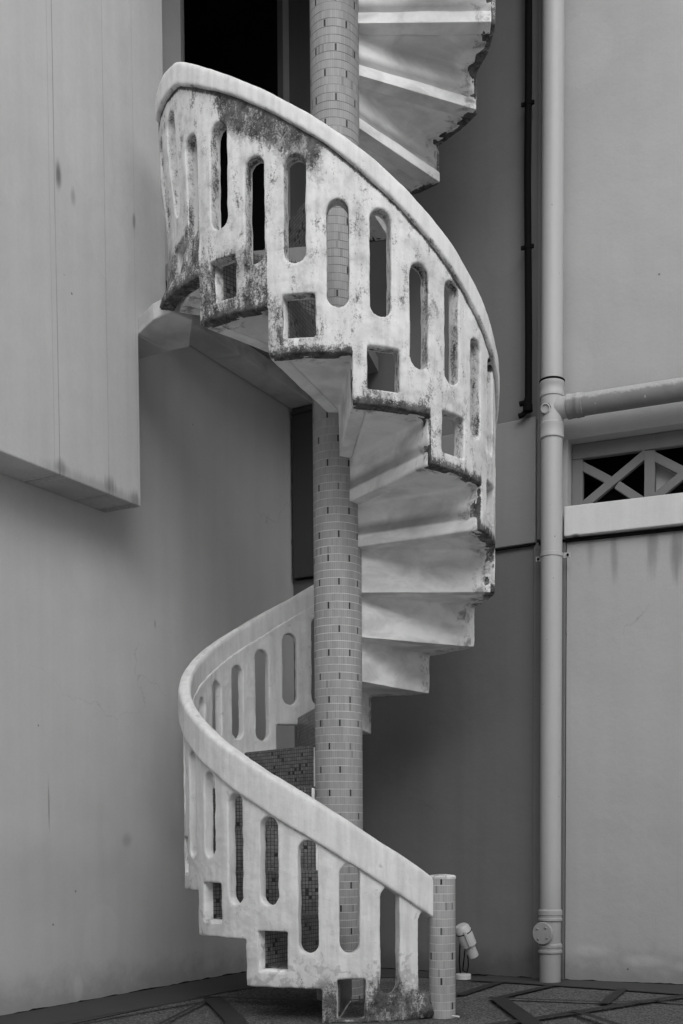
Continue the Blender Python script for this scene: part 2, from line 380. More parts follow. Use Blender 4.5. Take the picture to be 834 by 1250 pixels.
def holes(k, slots, squares):
    out=[]
    for (c,hw,zb,zt) in slots:
        if abs(k-c)<hw:
            rr=hw*abs(R(DTH))*RO; q=math.sqrt(max(0,1-((k-c)/hw)**2))*rr
            out.append((zb+rr-q, zt-rr+q))
    for (a,b,z0,z1) in squares:
        if a<k<b: out.append((z0,z1))
    return sorted(out)
def solid(k, slots, squares):
    b=hel(math.ceil(k)) if k>0 else 0.
    if 16<k<17: b=hel(16)+.045
    b=max(b,0); t=rail_low(k)+.035
    iv=[]; cur=b
    for h0,h1 in holes(k,slots,squares):
        if h0>cur+1e-4: iv.append((cur,h0))
        cur=max(cur,h1)
    iv.append((cur,t)); return iv
def balustrade(name, k0, k1, slots, squares, voxel, parent):
    ks={k0,k1}
    n=int((k1-k0)/.06); grid=[k0+(k1-k0)*i/n for i in range(1,n)]
    ks|={float(i) for i in range(math.ceil(k0),math.floor(k1)+1)}
    for c,hw,_,_ in slots:
        ks|={c+hw*math.sin(math.pi*(j/16-.5)) for j in range(17)}
    for a,b,_,_ in squares: ks|={a,b}
    ks|={x for x in grid if min(abs(x-y) for y in ks)>.004}
    ks=sorted(x for x in ks if k0<=x<=k1)
    kk=[ks[0]]
    for x in ks[1:]:
        if x-kk[-1]>1e-4: kk.append(x)
    V=[];F=[];idx={}
    def vid(k,z,r):
        key=(round(k,5),round(z,5),r)
        if key not in idx: idx[key]=len(V); V.append(P(k,z,r))
        return idx[key]
    def addf(q,d):                      # orient the face towards d
        p=[Vector(V[i]) for i in q]; n=(p[2]-p[0]).cross(p[3]-p[1])
        F.append(q if n.dot(d)>0 else q[::-1])
    def rad(k): t=R(theta(k)); return Vector((math.sin(t),math.cos(t),0))
    def tan(k): t=R(theta(k)); return Vector((math.cos(t),-math.sin(t),0))
    UP=Vector((0,0,1))
    e=1e-6; prev=[]
    for i in range(len(kk)-1):
        a,b=kk[i],kk[i+1]; A=solid(a+e,slots,squares); B=solid(b-e,slots,squares)
        if len(A)!=len(B): print('topology',name,a,b,A,B); m=min(len(A),len(B)); A,B=A[:m],B[:m]
        for (a0,a1),(b0,b1) in zip(A,B):
            for r,fl in ((RO,0),(RI,1)):
                q=[vid(a,a0,r),vid(b,b0,r),vid(b,b1,r),vid(a,a1,r)]; addf(q,rad(a)*(-1 if fl else 1))
            addf([vid(a,a0,RO),vid(b,b0,RO),vid(b,b0,RI),vid(a,a0,RI)],-UP)
            addf([vid(a,a1,RI),vid(b,b1,RI),vid(b,b1,RO),vid(a,a1,RO)],UP)
        def wall(k,L,Rr):
            zs=sorted({z for iv in L+Rr for z in iv})
            for z0,z1 in zip(zs,zs[1:]):
                if z1-z0<1e-5: continue
                m=(z0+z1)/2; inL=any(p<m<q for p,q in L); inR=any(p<m<q for p,q in Rr)
                if inL!=inR: addf([vid(k,z0,RO),vid(k,z0,RI),vid(k,z1,RI),vid(k,z1,RO)],tan(k)*(1 if inL else -1))
        wall(a,prev,A); prev=B
    wall(kk[-1],prev,[])
    me=bpy.data.meshes.new(name); me.from_pydata(V,[],F); me.update()
    o=new_obj(name,me,M['bal_low'],parent)
    rm=o.modifiers.new('r','REMESH'); rm.mode='VOXEL'; rm.voxel_size=voxel
    sm=o.modifiers.new('s','SMOOTH'); sm.factor=.5; sm.iterations=2
    tx=bpy.data.textures.new('lumps','CLOUDS'); tx.noise_scale=.09; tx.noise_depth=3
    dm=o.modifiers.new('d','DISPLACE'); dm.texture=tx; dm.strength=.009; dm.mid_level=.5
    tx2=bpy.data.textures.new('chips','CLOUDS'); tx2.noise_scale=.02; tx2.noise_depth=2
    dm=o.modifiers.new('d','DISPLACE'); dm.texture=tx2; dm.strength=.0016; dm.mid_level=.5
    apply_mods(o); me=o.data; me.materials.clear(); me.materials.append(M['bal_low'])
    for v in me.vertices:
        if k0<0 and v.co.z>2.9:
            rr=math.hypot(v.co.x,v.co.y); a=math.degrees(math.atan2(v.co.x,v.co.y))%360
            w=min(1,max(0,(a-222)/24)); h=(v.co.z-3.2)
            d=w*(-.038*math.exp(-((h-.28)/.26)**2)+.030*math.exp(-(h/.07)**2)); v.co.x*=(rr+d)/rr; v.co.y*=(rr+d)/rr
    for p_ in me.polygons: p_.use_smooth=True
    n=len(me.vertices); co=np.empty(n*3,np.float32); me.vertices.foreach_get('co',co); co=co.reshape(-1,3)
    no=np.empty(n*3,np.float32); me.vertices.foreach_get('normal',no); no=no.reshape(-1,3)
    th=np.degrees(np.arctan2(co[:,0],co[:,1]))%360
    best=np.full(n,1e9); K=np.zeros(n)
    kgrid=np.linspace(k0-.1,k1+.1,2000); tg=np.array([theta(k) for k in kgrid])
    for turn in range(0,4):
        t=th+360*turn; k=np.interp(t,tg,kgrid); ok=(t>=tg[0]-1)&(t<=tg[-1]+1)
        d=np.abs(co[:,2]-(Z1+RISE*(k-1))-.45); d=np.where(ok,d,1e8)
        s=d<best; best=np.where(s,d,best); K=np.where(s,k,K)
    H=Z1+RISE*(K-1); z=co[:,2]
    rl=np.interp(K,kgrid,[rail_low(k) for k in kgrid])
    rad=np.hypot(co[:,0],co[:,1])-np.interp(K,kgrid,[dr(k) for k in kgrid]); nr=np.abs(no[:,0]*co[:,0]+no[:,1]*co[:,1])/rad   # 1 on the faces, 0 in reveals
    kc=np.ceil(K); kc=np.where((K>16)&(K<17),16.22,kc); sb=z-np.maximum(0,Z1+RISE*(kc-1))
    ss=lambda x,a,b: (lambda t:t*t*(3-2*t))(np.clip((x-a)/(b-a),0,1))
    up=ss(K,6.5,10.5)
    g=np.full(n,.22)+.33*up
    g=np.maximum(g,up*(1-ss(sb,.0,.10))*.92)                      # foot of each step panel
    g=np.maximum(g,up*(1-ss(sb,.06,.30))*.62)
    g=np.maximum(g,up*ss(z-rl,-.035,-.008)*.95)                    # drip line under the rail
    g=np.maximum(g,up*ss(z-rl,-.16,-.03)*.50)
    patch=ss(K,12.9,13.5)*(1-ss(K,14.5,15.1))
    g=np.maximum(g,patch*ss(z-rl,-.26,-.10)*.82)                   # black mildew field below the rail
    g=np.maximum(g,ss(K,13.2,14.0)*(1-ss(sb,.20,.42))*.78)
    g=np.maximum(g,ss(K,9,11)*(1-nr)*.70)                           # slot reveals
    g=np.maximum(g,(1-up)*(1-ss(K,-.3,1.6))*(1-ss(z,.10,.34))*.84)
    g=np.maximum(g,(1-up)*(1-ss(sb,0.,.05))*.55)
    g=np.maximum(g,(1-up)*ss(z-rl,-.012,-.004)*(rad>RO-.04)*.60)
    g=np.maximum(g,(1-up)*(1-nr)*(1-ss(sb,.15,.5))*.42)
    g=g-.25*(1-ss(rad,RI+.004,RI+.02))*(g<.9)
    pe=np.full(n,.52)
    pe=np.maximum(pe,(1-up)*(1-ss(sb,.10,.36))*.72)
    pe=np.maximum(pe,(1-up)*(K<3)*(1-ss(z,.15,.5))*.95)
    pe=np.maximum(pe,up*patch*ss(z-rl,-.35,-.1)*1.05)
    for nm,arr in (('grime',g),('peel',pe)):
        at=me.attributes.new(nm,'FLOAT','POINT'); at.data.foreach_set('value',np.clip(arr,0,1.2).astype(np.float32))
    return o

def rail(name,k0,k1,parent,mat):
    prof=[]  # (radial 0..1, height 0..1) rounded rectangle
    rin,rout=.700,.775
    cr=.016; hgt=1.
    n=int((k1-k0)*14); V=[];F=[]
    def ring(k):
        zt,zl=rail_top(k),rail_low(k); pts=[]
        c=[(rout,zl,-90,0,.006),(rout,zt,0,90,.022),(rin,zt,90,180,.022),(rin,zl,180,270,.008)]
        for (rr,zz,a0,a1,q) in c:
            sx=1 if rr==rout else -1; sz=1 if zz==zt else -1
            for j in range(5):
                a=R(a0+(a1-a0)*j/4); pts.append((rr-sx*q+q*math.cos(a), zz-sz*q+q*math.sin(a)))
        # extra points along the outer and inner faces and top
        return pts
    m=None
    for i in range(n+1):
        k=k0+(k1-k0)*i/n; pr=ring(k); m=len(pr)
        for r_,z_ in pr: V.append(P(k,z_,r_))
    for i in range(n):
        for j in range(m): F.append((i*m+j,i*m+(j+1)%m,(i+1)*m+(j+1)%m,(i+1)*m+j))
    F.append(tuple(range(m))); F.append(tuple(n*m+j for j in range(m))[::-1])
    o=new_obj(name,me_from(V,F,name),mat,parent)
    rm=o.modifiers.new('r','REMESH'); rm.mode='VOXEL'; rm.voxel_size=.007
    sm=o.modifiers.new('s','SMOOTH'); sm.factor=.5; sm.iterations=2
    tx=bpy.data.textures.new('lumps','CLOUDS'); tx.noise_scale=.16; tx.noise_depth=3
    dm=o.modifiers.new('d','DISPLACE'); dm.texture=tx; dm.strength=.010; dm.mid_level=.5
    apply_mods(o); me=o.data; me.materials.clear(); me.materials.append(mat)
    for p_ in me.polygons: p_.use_smooth=True
    nv=len(me.vertices); co=np.empty(nv*3,np.float32); me.vertices.foreach_get('co',co); co=co.reshape(-1,3)
    th=np.degrees(np.arctan2(co[:,0],co[:,1]))%360
    kg=np.linspace(k0-.1,k1+.1,2000); tg=np.array([theta(k) for k in kg]); best=np.full(nv,1e9); K=np.zeros(nv)
    for turn in range(4):
        t=th+360*turn; k=np.interp(t,tg,kg); ok=(t>=tg[0]-1)&(t<=tg[-1]+1)
        d=np.where(ok,np.abs(co[:,2]-(Z1+RISE*(k-1))-.9),1e8); s=d<best; best=np.where(s,d,best); K=np.where(s,k,K)
    rt=np.interp(K,kg,[rail_top(k) for k in kg]); rl=np.interp(K,kg,[rail_low(k) for k in kg])
    z=co[:,2]; up=np.clip((K-8)/3,0,1)
    g=.20+.08*up
    g=np.maximum(g,up*np.clip(1-(z-rl)/.035,0,1)*.62)
    g=np.maximum(g,np.clip(1-(rt-z)/.02,0,1)*(.42+.15*up))
    for nm,arr in (('grime',g),('peel',np.full(nv,.45))):
        at=me.attributes.new(nm,'FLOAT','POINT'); at.data.foreach_set('value',arr.astype(np.float32))
    return o

def step_mesh(dth, band):
    """local frame: riser back plane at angle 0 (points up-stream = growing angle), z=0 at this riser's bottom"""
    dl=.062; V=[];F=[]
    r0,r1=RC-.012,.735; rs=[r0+(r1-r0)*i/6 for i in range(7)]
    th=.075; rise=RISE
    def pt(r,ang,off,z):   # off: metres back along the tangent
        a=R(ang); x,y=r*math.sin(a),r*math.cos(a)
        return (x-off*math.cos(a), y+off*math.sin(a), z)
    na=5
    # profile (ang, off, z) list going round
    prof=[(0,dl,0.0),(0,dl,rise+th)]
    for j in range(na+1):
        a=dth*j/na; prof.append((a, dl if j==na else 0, rise+th))
    for j in range(na,-1,-1):
        a=dth*j/na; prof.append((a, dl if j==na else 0, rise))
    if band: prof+= [(0,0,.062),(0,-band,.050)]
    prof+= [(0,-band,0.0)]
    n=len(prof)
    for r in rs:
        for a,o_,z in prof: V.append(pt(r,a,o_,z))
    for i in range(6):
        for j in range(n): F.append((i*n+j,i*n+(j+1)%n,(i+1)*n+(j+1)%n,(i+1)*n+j))
    F.append(tuple(range(n))); F.append(tuple(6*n+j for j in range(n))[::-1])
    me=me_from(V,F,'step')
    o=new_obj('tmp',me,None); rm=o.modifiers.new('r','REMESH'); rm.mode='VOXEL'; rm.voxel_size=.0065
    sm=o.modifiers.new('s','SMOOTH'); sm.factor=.5; sm.iterations=1
    tx=bpy.data.textures.new('lumps','CLOUDS'); tx.noise_scale=.14; tx.noise_depth=2
    dm=o.modifiers.new('d','DISPLACE'); dm.texture=tx; dm.strength=.008; dm.mid_level=.5
    apply_mods(o); me=o.data; bpy.data.objects.remove(o)
    for p_ in me.polygons: p_.use_smooth=True
    nv=len(me.vertices); co=np.empty(nv*3,np.float32); me.vertices.foreach_get('co',co); co=co.reshape(-1,3)
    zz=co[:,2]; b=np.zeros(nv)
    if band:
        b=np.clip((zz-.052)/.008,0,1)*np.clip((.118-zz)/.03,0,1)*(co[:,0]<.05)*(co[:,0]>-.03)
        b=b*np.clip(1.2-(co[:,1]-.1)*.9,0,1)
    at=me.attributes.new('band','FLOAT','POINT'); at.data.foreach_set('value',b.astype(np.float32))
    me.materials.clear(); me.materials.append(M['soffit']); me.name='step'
    # tiled riser (front) and tiled tread
    def sheet(kind):
        V=[];F=[];UV=[]
        r0,r1=RC+.002,RI-.001
        if kind=='riser':
            for r in (r0,r1):
                for o_ in (dl+.001,dl+.007):
                    for z in (.078,rise+th+.004): V.append(pt(r,0,o_,z)); UV.append((r,z-.078))
            F=[(0,1,3,2),(4,6,7,5),(2,3,7,6),(0,4,5,1),(1,5,7,3),(0,2,6,4)]
        else:
            n=6
            for j in range(n+1):
                a=dth*j/n
                for r in (r0,r1):
                    for z in (rise+th+.001,rise+th+.007): 
                        p=pt(r,a,dl+ (0 if j==0 else 0) if j in(0,n) else 0,z)
                        V.append(p); UV.append((p[0]+5,p[1]))
            for j in range(n):
                b=4*j; F+=[(b+1,b+5,b+7,b+3),(b,b+2,b+6,b+4),(b+2,b+3,b+7,b+6),(b,b+4,b+5,b+1)]
            F+=[(0,1,3,2),(4*n,4*n+2,4*n+3,4*n+1)]
        me=me_from(V,F,'tiled_'+kind); uvl=me.uv_layers.new(name='UVMap')
        for l in me.loops: uvl.data[l.index].uv=UV[l.vertex_index]
        me.materials.append(M['mosaic'] if kind=='riser' else M['tread']); return me
    return me, sheet('riser'), sheet('tread')

stair=empty('spiral_staircase',(XC,YC,0))
tag(stair,'weathered white concrete spiral staircase with slotted balustrade winding round a tiled column','spiral staircase')

# column
def tiled_cyl(name,r,z0,z1,ntile,row,mat,parent,loc=(0,0,0),u0=0.,v0=0.,rough_top=False):
    seg=70; V=[];F=[]; zs=[z0+(z1-z0)*i/24 for i in range(25)]
    for z in zs:
        for i in range(seg):
            a=2*math.pi*i/seg; V.append((r*math.sin(a),r*math.cos(a),z))
    for j in range(24):
        for i in range(seg): F.append((j*seg+i,(j*seg+(i+1)%seg),(j+1)*seg+(i+1)%seg,(j+1)*seg+i))
    nf=len(F); F.append(tuple(range(seg))[::-1]); F.append(tuple(24*seg+i for i in range(seg)))
    me=bpy.data.meshes.new(name); me.from_pydata(V,[],F); 
    uvl=me.uv_layers.new(name='UVMap')
    for pi_,p_ in enumerate(me.polygons):
        for li in p_.loop_indices:
            vi=me.loops[li].vertex_index; j,i=divmod(vi,seg); z=zs[j]
            if pi_<nf:
                ii=pi_%seg; iu=i if not(i==0 and ii==seg-1) else seg
                uvl.data[li].uv=(u0+iu*ntile/seg, v0+z/row)
            else: uvl.data[li].uv=(.5,.5)
    bm=bmesh.new(); bm.from_mesh(me); bmesh.ops.recalc_face_normals(bm,faces=bm.faces); bm.to_mesh(me); bm.free()
    smooth_me(me,50); o=new_obj(name,me,mat,parent); o.location=loc; return o
tiled_cyl('column',RC,0,8.2,70,.0368,M['column'],stair,u0=200-35+1.8,v0=.3)

# newel
NX,NY=.123-XC,4.862-YC
nw=tiled_cyl('newel_post',.058,0,.607,34,.0362,M['newel'],stair,(NX,NY,0),u0=203,v0=2.)
MBc=MB(); MBc.lathe([(.050,.604),(.060,.606),(.061,.615),(.054,.622),(.02,.626),(.0,.626)],24)
cap=MBc.build('cap',M['bal_low'],nw,smooth=50)
at=cap.data.attributes.new('grime','FLOAT','POINT'); at.data.foreach_set('value',[.6]*len(cap.data.vertices))

# steps
def place_step(meshes,k,th_deg):
    sm_,rm_,tm_=meshes
    o=new_obj('step',sm_,None,stair); o.location=(0,0,hel(k-1)); o.rotation_euler=(0,0,-R(th_deg))
    a=new_obj('tiled_riser',rm_,None,o); b=new_obj('tiled_tread',tm_,None,o)
    return o
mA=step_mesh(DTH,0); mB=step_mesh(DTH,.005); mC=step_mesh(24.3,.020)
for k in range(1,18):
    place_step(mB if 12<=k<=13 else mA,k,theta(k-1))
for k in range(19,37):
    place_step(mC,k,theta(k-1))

# balustrades
def slot_list(js):
    s=[];q=[]
    for j in js:
        low=j<8
        for c in (j+.16,j-.34):
            zb=hel(j)+(.352 if low else (.385 if c>j else .363)); zt=hel(c)+.80 if low else hel(j)+(.817 if c>j else .797)
            hw=.122 if low else .128
            if j==16 and c>j: zt-=.03
            s.append((c,hw,zb,zt))
    return s
def sq_list(js):
    return [(j-.575,j-.175,hel(j)+.066,hel(j)+.242) for j in js]
sl=slot_list(range(0,17))
sl=[x for x in sl if x[0]>-.5]
sl+=[(-.84,.122,.112,.578),(-1.34,.122,.105,.470)]
sq=[(-.53,-.18,.014,.186)]+sq_list(range(1,17))
balustrade('balustrade',-1.445,16.6,sl,sq,.0058,stair)
balustrade('balustrade',19.4,33,slot_list(range(20,33)),sq_list(range(20,33)),.012,stair)
M['rail']=plaster_mat('handrail_plaster',.76)
rail('handrail',-1.44,16.2,stair,M['rail'])
rail('handrail',19.35,33,stair,M['rail'])
# lump of mortar at the foot, beside the newel
mb=MB(); mb.lathe([(.0,0),(.075,.0),(.062,.05),(.035,.10),(.0,.12)],18,Matrix.Translation(P(-1.30,0,.728))@Matrix.Scale(.75,4,(0,1,0)))
lump=mb.build('mortar_footing',M['bal_low'],stair,smooth=60)
lm=lump.modifiers.new('s','SUBSURF'); lm.levels=2; lm.render_levels=2
tx=bpy.data.textures.new('lump','CLOUDS'); tx.noise_scale=.04
dm=lump.modifiers.new('d','DISPLACE'); dm.texture=tx; dm.strength=.025; apply_mods(lump); lump.data.materials.clear(); lump.data.materials.append(M['bal_low'])
for nm,v in (('grime',.86),('peel',.9)):
    at=lump.data.attributes.new(nm,'FLOAT','POINT'); at.data.foreach_set('value',[v]*len(lump.data.vertices))

# landing: low slab joining step sixteen to the parapet, beam along the wall, upper slab to the door
def w2s(x,y): return (x-XC,y-YC)
A1=R(63.0843); T1=Vector((math.cos(A1),math.sin(A1))); N1=Vector((-math.sin(A1),math.cos(A1))); D1=3.8491
def L1(t,n): v=T1*t+N1*(D1-n); return (v.x,v.y)
low=[(-1.02,5.31),(-1.09,5.587),(-1.262,5.656),L1(4.30,.222),L1(4.262,.222),(-1.20,5.30),(-1.10,5.22)]
mb=MB(); mb.prism([w2s(*p) for p in low],3.185,3.262); mb.build('landing_edge',M['landing'],stair,bevel=.006)
mb=MB(); mb.prism([w2s(*L1(t,n)) for t,n in ((4.56,.004),(5.92,.004),(5.92,.175),(4.56,.175))],3.43,3.52); mb.build('landing_beam',M['landing'],stair,bevel=.006)
arc=[P(k,0,.73)[:2] for k in (17.0,17.2,17.4,17.6,17.8,18.0,18.2)]
poly=[w2s(*L1(4.56,.004)),w2s(*L1(5.92,.004)),w2s(-.20,6.70),P(18.2,0,.12)[:2],P(17,0,.12)[:2],P(17.0,0,.73)[:2]]
mb=MB(); mb.prism(poly,3.522,3.60); mb.build('landing_slab',M['shadeslab'],stair)

# ------------------------------------------------------------------ walls
def holed_wall(x0,x1,z0,z1,holes_,thick,y0=0.):
    """front face at y=y0 (room side, -y), body behind; rectangular holes with reveals"""
    xs=sorted({x0,x1}|{a for h in holes_ for a in h[:2]}); zs=sorted({z0,z1}|{a for h in holes_ for a in h[2:]})
    xs=[x for x in xs if x0<=x<=x1]; zs=[z for z in zs if z0<=z<=z1]
    V=[];F=[];ix={}
    def vid(*p):
        p=tuple(round(a,5) for a in p)
        if p not in ix: ix[p]=len(V); V.append(p)
        return ix[p]
    def inh(x,z): return (not(x0<x<x1 and z0<z<z1)) or any(a<x<b and c<z<d for a,b,c,d in holes_)
    for i in range(len(xs)-1):
        for j in range(len(zs)-1):
            a,b,c,d=xs[i],xs[i+1],zs[j],zs[j+1]; mx,mz=(a+b)/2,(c+d)/2
            if inh(mx,mz): continue
            for y,rev in ((y0,0),(y0+thick,1)):
                q=[vid(a,y,c),vid(b,y,c),vid(b,y,d),vid(a,y,d)]; F.append(q[::-1] if rev else q)
            for (p,q,tx_,tz_) in (((a,c),(b,c),mx,c-1e-3),((b,c),(b,d),b+1e-3,mz),((b,d),(a,d),mx,d+1e-3),((a,d),(a,c),a-1e-3,mz)):
                if inh(tx_,tz_): F.append([vid(p[0],y0,p[1]),vid(q[0],y0,q[1]),vid(q[0],y0+thick,q[1]),vid(p[0],y0+thick,p[1])])
    mb=MB(); mb.add(V,F); return mb
TOP=8.5
# left wall --------------------------------------------------------
lw=empty('plastered_wall',(N1.x*D1,N1.y*D1,0),A1)
tag(lw,'pale left wall with black doorway and overhanging parapet box, running into the corner','wall')
holed_wall(-3.0,5.936,-.3,TOP,[(4.894,5.852,3.60,6.25)],.02).build('wall_face',M['lwall'],lw)
pb=MB(); pb.prism_y([(-3.0,2.375),(4.265,2.375),(4.265,3.18),(4.475,3.18),(4.475,TOP),(-3.0,TOP)],-.222,-.002)
pb.build('parapet_box',M['lbox'],lw,bevel=.006)
dr=MB()
for b in ((4.80,4.90,1.2,1.22,3.3,6.6),): pass
dr.box(4.3,6.0,.182,.20,3.2,6.5); # placeholder replaced below
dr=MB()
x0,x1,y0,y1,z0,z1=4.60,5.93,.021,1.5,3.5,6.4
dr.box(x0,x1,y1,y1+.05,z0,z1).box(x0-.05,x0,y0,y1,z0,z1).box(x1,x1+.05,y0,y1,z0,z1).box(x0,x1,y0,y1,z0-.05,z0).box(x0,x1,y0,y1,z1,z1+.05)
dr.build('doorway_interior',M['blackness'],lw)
mb=MB(); mb.box(5.837,5.851,-.012,.018,3.60,6.25).box(4.895,4.909,-.012,.018,3.60,6.25); mb.build('door_frame',M['frame'],lw)

# back wall (dark section) -----------------------------------------
A3=R(-30.3688); T3=Vector((math.cos(A3),math.sin(A3))); N3=Vector((-math.sin(A3),math.cos(A3)))
c0=Vector((-.745,7.035)); D3=N3.dot(c0); s0=T3.dot(c0); s1=T3.dot(Vector((.68,6.2)))
bw=empty('plastered_wall',(N3.x*D3,N3.y*D3,0),A3)
tag(bw,'dark grey back wall in the corner behind the spiral staircase, left of the drainpipe','wall')
holed_wall(s0-.15,s1,-.3,TOP,[],.18).build('wall_face',M['bwall'],bw)
mb=MB(); mb.box(s0+.62,s1+.0,-.028,-.001,2.395,3.07); mb.build('wall_band',M['band'],bw,bevel=.005)
mb=MB(); mb.box(s0+.02,s0+.60,-.028,-.001,2.395,3.40).box(s0+.02,s0+.60,-.045,-.029,3.385,3.40).box(s0+.022,s0+.034,-.034,-.029,2.9,2.94).box(s0+.022,s0+.034,-.034,-.029,2.62,2.66); mb.build('shaded_wall_panel',simple_mat('shaded_panel_paint',.07,.6,.3,.15,4),bw,bevel=.003)  # near-black panel standing in for the wall band shaded by the landing
mb=MB(); mb.box(s0+.03,s1-.005,-.022,-.001,2.386,2.393); mb.build('painted_shadow_line',M['blackness'],bw)  # black strip drawn as the shadow line under the wall band
for (xx,zz) in ((s1-.31,2.93),(s1-.285,2.945),(s1-.29,2.78),(s1-.29,2.62)): pass
# right wall -------------------------------------------------------
A2=R(-22.2931); T2=Vector((math.cos(A2),math.sin(A2))); N2=Vector((-math.sin(A2),math.cos(A2))); D2=5.9894
rw=empty('plastered_wall',(N2.x*D2,N2.y*D2,0),A2)
tag(rw,'pale right wall behind the drainpipe with a cross-braced vent over a projecting sill','wall')
j0=-1.722
VX0,VX1,VZ0,VZ1=-1.561,1.60,2.56,2.94
holed_wall(-1.558,5.5,-.3,2.398,[],.16,.012).build('wall_face',M['rwall'],rw)
holed_wall(j0+.004,5.5,2.40,TOP,[(VX0,VX1,VZ0,VZ1)],.16,.03).build('wall_face',M['rwall'],rw)
mb=MB(); mb.box(j0-.02,-1.562,-.004,.16,-.3,2.397); mb.build('dark_pilaster',M['bwall'],rw,bevel=.004)
mb=MB(); mb.box(j0+.002,j0+.028,-.012,.028,2.41,TOP); mb.build('corner_bead',M['frame'],rw,bevel=.003)
mb=MB(); mb.box(VX0,5.5,-.045,.029,2.405,2.563); mb.build('sill',M['sill'],rw,bevel=.005)
mb=MB(); mb.box(VX0-.15,5.5,-.008,.011,2.384,2.399); mb.build('under_sill_strip',M['blackness'],rw)  # thin black strip just below the sill
# vent lattice set back in the opening
fr=MB(); yl0,yl1=.115,.155
fx0=VX0+.002
def bar(mb,p,q,w,y0,y1):
    p=Vector(p);q=Vector(q); d=(q-p).normalized(); n=Vector((-d.y,d.x))*w/2
    mb.prism_y([tuple(p+n),tuple(q+n),tuple(q-n),tuple(p-n)],y0,y1)
vent=MB(); vent.box(fx0,VX1-.002,yl0,yl1,2.858,2.938).box(fx0,fx0+.060,yl0,yl1,2.565,2.856)
vo=vent.build('vent',M['frame'],rw,bevel=.004)
lt=MB(); x=fx0+.060; per=.392
zb,zt=2.566,2.854
for i in range(8):
    xa,xb=x+i*per,x+i*per+.336
    m=((xa+xb)/2,(zb+zt)/2)
    bar(lt,(xa-.01,zb+.03),(xb+.01,zt-.01),.046,yl0+.004,yl1-.004)
    bar(lt,(xa-.01,zt-.03),(m[0]-.019,m[1]+.013),.046,yl0+.006,yl1-.006); bar(lt,(m[0]+.019,m[1]-.013),(xb+.01,zb+.01),.046,yl0+.006,yl1-.006)
    lt.box(xb,xb+.056,yl0+.002,yl1-.002,zb,zt)
lt.build('lattice',M['frame'],vo,bevel=.003)
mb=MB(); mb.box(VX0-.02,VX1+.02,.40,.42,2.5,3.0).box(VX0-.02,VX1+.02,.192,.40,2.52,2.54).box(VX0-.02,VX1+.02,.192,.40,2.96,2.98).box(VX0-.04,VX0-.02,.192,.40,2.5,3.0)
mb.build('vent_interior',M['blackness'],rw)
bx=x+per
mb=MB(); mb.prism_y([(bx-.005,2.60),(bx-.005,2.85),(bx+.165,2.73)],.185,.20); mb.build('vent_backing',M['rwall'],rw)

# ------------------------------------------------------------------ drainpipe (local frame of the right wall)
dp=empty('drainpipe',(N2.x*D2+T2.x*-1.612,N2.y*D2+T2.y*-1.612,0),A2)
tag(dp,'tall grey drainpipe on the back wall with a tee and horizontal branch','drainpipe')
PY=-.105; PR=.0575
I=Matrix.Translation((0,PY,0))
mb=MB(); mb.lathe([(PR,0.0),(PR,TOP)],40,I); mb.build('pipe',M['pipe'],dp,smooth=40)
def collar(z0,z1,r,n='collar'):
    mb=MB(); mb.lathe([(PR+.001,z0-.002),(r,z0),(r,z0+.012),(r-.003,z0+.016),(r-.003,z1-.016),(r,z1-.012),(r,z1),(PR+.001,z1+.003)],40,I); return mb.build(n,M['pipe'],dp,smooth=35)
tee=MB(); tee.lathe([(PR+.001,2.90),(PR+.0075,2.905),(PR+.0075,2.915),(PR+.006,2.92),(PR+.006,2.965),(PR+.0075,2.97),(PR+.0075,2.98),(PR+.003,2.985),(PR+.003,3.115),(PR+.008,3.12),(PR+.008,3.135),(PR+.006,3.14),(PR+.006,3.175),(PR+.009,3.18),(PR+.009,3.196),(PR+.001,3.20)],40,I)
tee.lathe([(.054,.0),(.056,.03),(.056,.085)],36,Matrix.Translation((0,PY,3.060))@Matrix.Rotation(R(90),4,'Y'))
to=tee.build('tee_fitting',M['pipe'],dp,smooth=35)
# black gaskets
mb=MB(); mb.lathe([(PR+.001,3.199),(PR+.0105,3.200),(PR+.0105,3.207),(PR+.001,3.209)],40,I); mb.build('gasket',M['black'],dp,smooth=35)
# inspection plug on the tee
PM=Matrix.Translation((-.018,PY,3.055))@Matrix.Rotation(R(90+9),4,'X')
mb=MB(); mb.lathe([(.026,.05),(.026,PR+.012),(.021,PR+.014),(.0205,PR+.006),(.0,PR+.006)],28,PM); mb.build('inspection_plug',M['pipe'],to,smooth=35)
mb=MB(); mb.lathe([(.0262,.052),(.0285,.054),(.0285,.060),(.0262,.062)],28,PM); mb.build('plug_ring',M['black'],to,smooth=35)
# branch
B0=Matrix.Translation((0,PY,3.060))@Matrix.Rotation(R(90),4,'Y')
mb=MB(); mb.lathe([(.0565,.12),(.0565,4.2)],40,B0); mb.build('branch_pipe',M['branch'],dp,smooth=40)
mb=MB(); mb.lathe([(.055,.083),(.0635,.086),(.0635,.10),(.0615,.104),(.0615,.135),(.0635,.138),(.0635,.146),(.0615,.15),(.0615,.168),(.057,.171)],40,B0); mb.build('branch_socket',M['branch'],dp,smooth=35)
